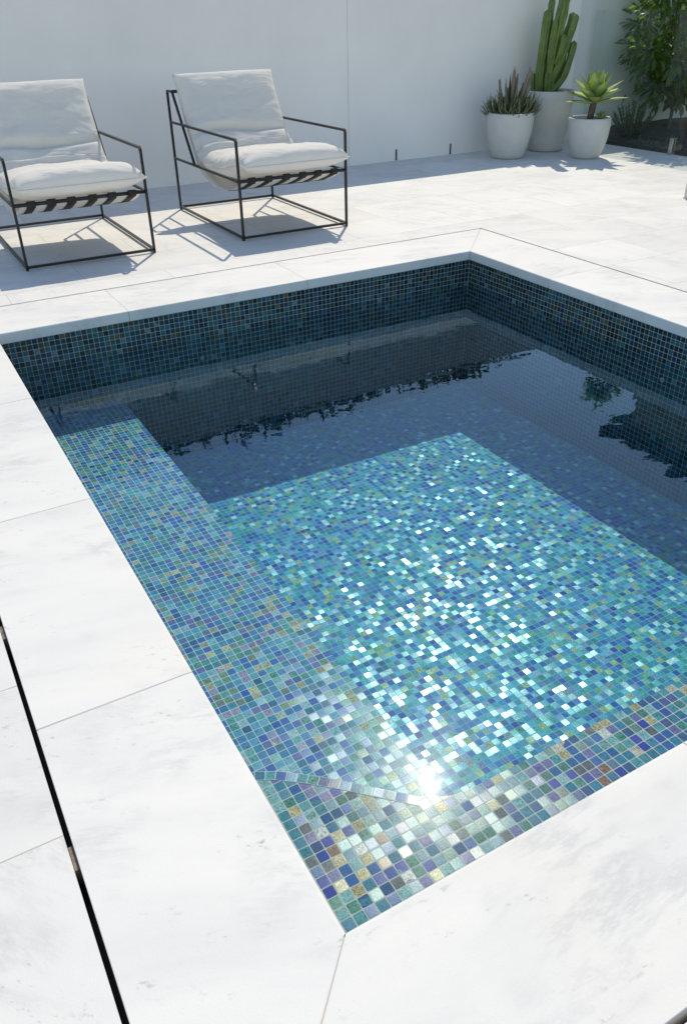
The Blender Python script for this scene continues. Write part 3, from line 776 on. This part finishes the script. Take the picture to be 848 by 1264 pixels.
# agave
ag = empty('agave', (pC.x, pC.y, .33)); tag(ag, 'pale green rosette agave on a short trunk in the smallest planter', 'agave')
k = MB(); k.tube([(0, 0, -.01), side * .004 + Vector((0, 0, .06)), side * .012 + Vector((0, 0, .125)), side * .02 + Vector((0, 0, .17))], [.034, .030, .034, .026], 14); k.build('trunk', M['bark'], ag)
mb = MB(); c0 = side * .02 + Vector((0, 0, .155))
ap = lambda t: (.55 + 1.05 * math.sin(math.pi * min(1, t * .95 + .02)) ** 1.1 * (1 - t * .35)) * (1 - t ** 5) if t < 1 else .02
nl = 24
for i in range(nl):
    t = i / (nl - 1); th = i * 2.399 + .6; tilt = 1.52 - 1.38 * t + random.uniform(-.06, .06)
    d = Vector((math.cos(th) * math.sin(tilt), math.sin(th) * math.sin(tilt), math.cos(tilt)))
    mb.leaf(c0 + Vector((math.cos(th), math.sin(th), 0)) * .018 + Vector((0, 0, .035 * t)), d, .315 - .07 * t * t + random.uniform(-.01, .015), .098 - .018 * t, bend=random.uniform(-.1, .25) if t < .6 else -.2, seg=8, prof=ap, cup=.28, thick=.006)
mb.build('leaves', M['leaf_agave'], ag)
mb = MB(); c1 = side * .095 - dep * .05 + Vector((0, 0, .01))
for i in range(13):
    t = i / 12; th = i * 2.399; tilt = 1.25 - 1.0 * t
    d = Vector((math.cos(th) * math.sin(tilt), math.sin(th) * math.sin(tilt), math.cos(tilt)))
    mb.leaf(c1, d, .095, .028, bend=.1, seg=5, prof=ap, cup=.4, thick=.003)
mb.build('offshoot', M['leaf_agave'], ag)

# ------------------------------------------------------------------ garden bed
def bed_h(x, y):
    e = min(1, max(0, (x - 7.25) / .5)); return -.035 + .10 * e * min(1, max(0, (y - 2.0) / 3)) + .05 * min(1, max(0, (y - 6.2))) * e + .02 * noise.noise(Vector((x * 4, y * 4, 0)))
bm = bmesh.new(); nx, ny = 60, 90
vs = [[bm.verts.new((7.203 + 5.5 * (i / nx) ** 1.5, -4.5 + 11.84 * j / ny, bed_h(7.203 + 5.5 * (i / nx) ** 1.5, -4.5 + 11.84 * j / ny))) for i in range(nx + 1)] for j in range(ny + 1)]
for j in range(ny):
    for i in range(nx): f = bm.faces.new((vs[j][i], vs[j][i + 1], vs[j + 1][i + 1], vs[j + 1][i])); f.smooth = True
me = bpy.data.meshes.new('garden_bed'); bm.to_mesh(me); bm.free(); me.materials.append(M['soil'])
o = bpy.data.objects.new('garden_bed', me); link(o); tag(o, kind='structure')
# low cover along the bed edge
mb = MB()
for _ in range(1500):
    x = 7.23 + abs(random.gauss(0, .16)); y = random.uniform(3.5, 7.2)
    if noise.noise(Vector((x * 2, y * 1.4, 4))) < -.05: continue
    th = random.uniform(0, 6.28); d = Vector((math.cos(th), math.sin(th), random.uniform(.5, 1.6)))
    mb.leaf((x, y, bed_h(x, y) - .005), d, random.uniform(.03, .06), .016, bend=.5, seg=2)
tag(mb.build('ground_cover', M['leaf_bush']), 'low green ground cover along the edge of the garden bed', 'ground cover', kind='stuff')

def tree(loc, label, trunk_h, crown_c, crown_r, n, leafsize, seed, mat=M['leaf_tree'], lean=(0, 0), group=None, clumps=26, tr=.03):
    rnd = random.Random(seed)
    t = empty('tree', loc); tag(t, label, 'tree', group)
    k = MB(); top = Vector((lean[0], lean[1], trunk_h))
    k.tube([(0, 0, -.03), top * .5 + Vector((.02, 0, 0)), top], [tr, tr * .85, tr * .7], 9)
    cl = []
    for i in range(clumps):
        while True:
            v = Vector((rnd.uniform(-1, 1), rnd.uniform(-1, 1), rnd.uniform(-1, 1)))
            if v.length <= 1: break
        v = v.normalized() * (v.length ** .45)
        c = Vector(crown_c) + Vector((v.x * crown_r[0], v.y * crown_r[1], v.z * crown_r[2])); cl.append(c)
        mid = top.lerp(c, .5) + Vector((rnd.uniform(-.08, .08), rnd.uniform(-.08, .08), rnd.uniform(-.03, .06)))
        k.tube([top * rnd.uniform(.75, 1), mid, c], [tr * .4, tr * .25, tr * .12], 5)
    k.build('trunk', M['bark'], t)
    mb = MB(); cs = sum(crown_r) / 3 * .30
    for i in range(n):
        c = rnd.choice(cl); v = Vector((rnd.gauss(0, 1), rnd.gauss(0, 1), rnd.gauss(0, 1))); p = c + v * cs * .42
        d = (v.normalized() + Vector((0, 0, .15 - rnd.random() * .6))).normalized()
        L = leafsize * rnd.uniform(.7, 1.25)
        mb.leaf(p, d, L, L * .40, bend=rnd.uniform(.1, .9), seg=3, cup=.25, twist=rnd.uniform(-.9, .9))
    mb.build('crown', mat, t)
    return t
tree((8.10, 6.88, .03), 'dark glossy leaved tree against the grey wall in the garden bed', .40, (.08, .0, 1.12), (.80, .34, .78), 3300, .105, 3, clumps=52, tr=.022)
# upright bush
bs = empty('bush', (7.55, 6.9, .0)); tag(bs, 'upright grey green rosemary like bush beside the smallest planter', 'bush')
st = MB(); lf = MB()
for i in range(30):
    a_ = random.uniform(-1, 1); d_ = random.uniform(-1, 1); h = .44 * (1 - .45 * abs(a_)) * random.uniform(.75, 1.05)
    base = Vector((a_ * .05, d_ * .05, 0)); tip = Vector((a_ * .28, d_ * .16, h)); midp = base.lerp(tip, .5) + Vector((a_ * .03, 0, .03))
    st.tube([base, midp, tip], [.005, .004, .002], 5)
    for j in range(46):
        t = .18 + .82 * j / 46; q = base.lerp(midp, t * 2) if t < .5 else midp.lerp(tip, t * 2 - 1); th = j * 2.4
        lf.leaf(q, Vector((math.cos(th), math.sin(th), .9)), .045, .012, seg=2, bend=.2)
st.build('stem', M['bark'], bs); lf.build('foliage', M['leaf_bush'], bs)
# arching strap leaved plant at the right
gp_ = empty('strappy_plant', (8.75, 6.45, .05)); tag(gp_, 'arching silvery strap leaved plant at the right behind the glass', 'plant')
mb = MB()
for i in range(110):
    th = random.uniform(0, 6.28); tl = random.uniform(.1, .8)
    mb.leaf((random.gauss(0, .03), random.gauss(0, .03), 0), Vector((math.cos(th) * math.sin(tl), math.sin(th) * math.sin(tl), math.cos(tl))), random.uniform(.35, .6), .018, bend=random.uniform(.4, 1.3), seg=6, prof=lambda t: 1 - t ** 2)
mb.build('leaves', M['leaf_grass'], gp_)

# ------------------------------------------------------------------ glass fence
def spigot(parent, x, y, rz=0):
    k = MB(); c, s_ = math.cos(rz), math.sin(rz)
    k.box((-.028, -.028, .0), (.028, .028, .012), .002)
    k.box((-.024, -.022, .012), (-.0075, .022, .155), .002); k.box((.0075, -.022, .012), (.024, .022, .155), .002)
    k.box((-.0075, -.022, .012), (.0075, .022, .048))
    k.tube([(-.028, 0, .10), (.028, 0, .10)], .008, 10)
    o = k.build('spigot', M['steel'], parent); o.location = (x, y, 0); o.rotation_euler.z = rz
def panel(parent, p, q, h=1.25):
    p, q = Vector(p), Vector(q); d = (q - p).normalized(); nn = Vector((-d.y, d.x)) * .0055
    k = MB(); a_, b_, c_, e_ = p + nn, q + nn, q - nn, p - nn
    lo = [k.bm.verts.new((v.x, v.y, .05)) for v in (a_, b_, c_, e_)]; hi = [k.bm.verts.new((v.x, v.y, h)) for v in (a_, b_, c_, e_)]
    k.bm.faces.new(lo[::-1]); k.bm.faces.new(hi)
    for i in range(4): k.bm.faces.new((lo[i], lo[(i + 1) % 4], hi[(i + 1) % 4], hi[i]))
    k.build('glass_pane', M['glass'], parent, recalc=True)
FX = 7.165
gf = empty('glass_panel', (FX, 5.85, 0)); tag(gf, 'frameless glass fence panel on steel spigots in front of the garden bed', 'glass fence', 'frameless glass pool fence panels')
panel(gf, (0, 1.42), (0, .02)); spigot(gf, 0, .14); spigot(gf, 0, 1.18)
gf2 = empty('glass_panel', (FX, 4.35, 0)); tag(gf2, 'frameless glass fence panel mostly out of frame at the right edge', 'glass fence', 'frameless glass pool fence panels')
panel(gf2, (0, 1.42), (0, .02)); spigot(gf2, 0, .14); spigot(gf2, 0, 1.26)
gf3 = empty('glass_panel', (5.54, 4.43, 0)); tag(gf3, 'glass fence panel with a steel spigot cut by the right picture edge', 'glass fence', 'frameless glass pool fence panels')
panel(gf3, (.03, 0), (1.5, 0)); spigot(gf3, .05, 0, math.pi / 2); spigot(gf3, 1.35, 0, math.pi / 2)

# ------------------------------------------------------------------ things the pool mirrors, beyond the fence
hs = empty('house', (16.5, 9.5, -.12)); tag(hs, 'brown timber clad neighbouring house mirrored at the right of the pool', 'house')
k = MB(); k.box((0, -12, 0), (7, 4.0, 8.2), .02); k.build('wall', M['brownwall'], hs)
k = MB(); k.box((-.6, -12.5, 8.2), (7.6, 4.5, 8.5), .03); k.build('roof', M['blackmetal'], hs)
for y in (-5, -2.6, -.2):
    k = MB(); k.box((-.03, y, 3.6), (.02, y + 1.1, 5.3), .01); fo = k.build('window', M['steel'], hs)
    k = MB(); k.box((-.04, y + .07, 3.67), (-.031, y + 1.03, 5.23)); k.build('pane', simple('window_glass', (.02, .03, .04), .05), fo)
tree((13.0, 10.95, -.12), 'tall neighbouring tree with a bare trunk mirrored at the right of the pool', 4.9, (-.25, .25, 5.45), (.45, .42, .28), 380, .15, 11, clumps=8, tr=.11)
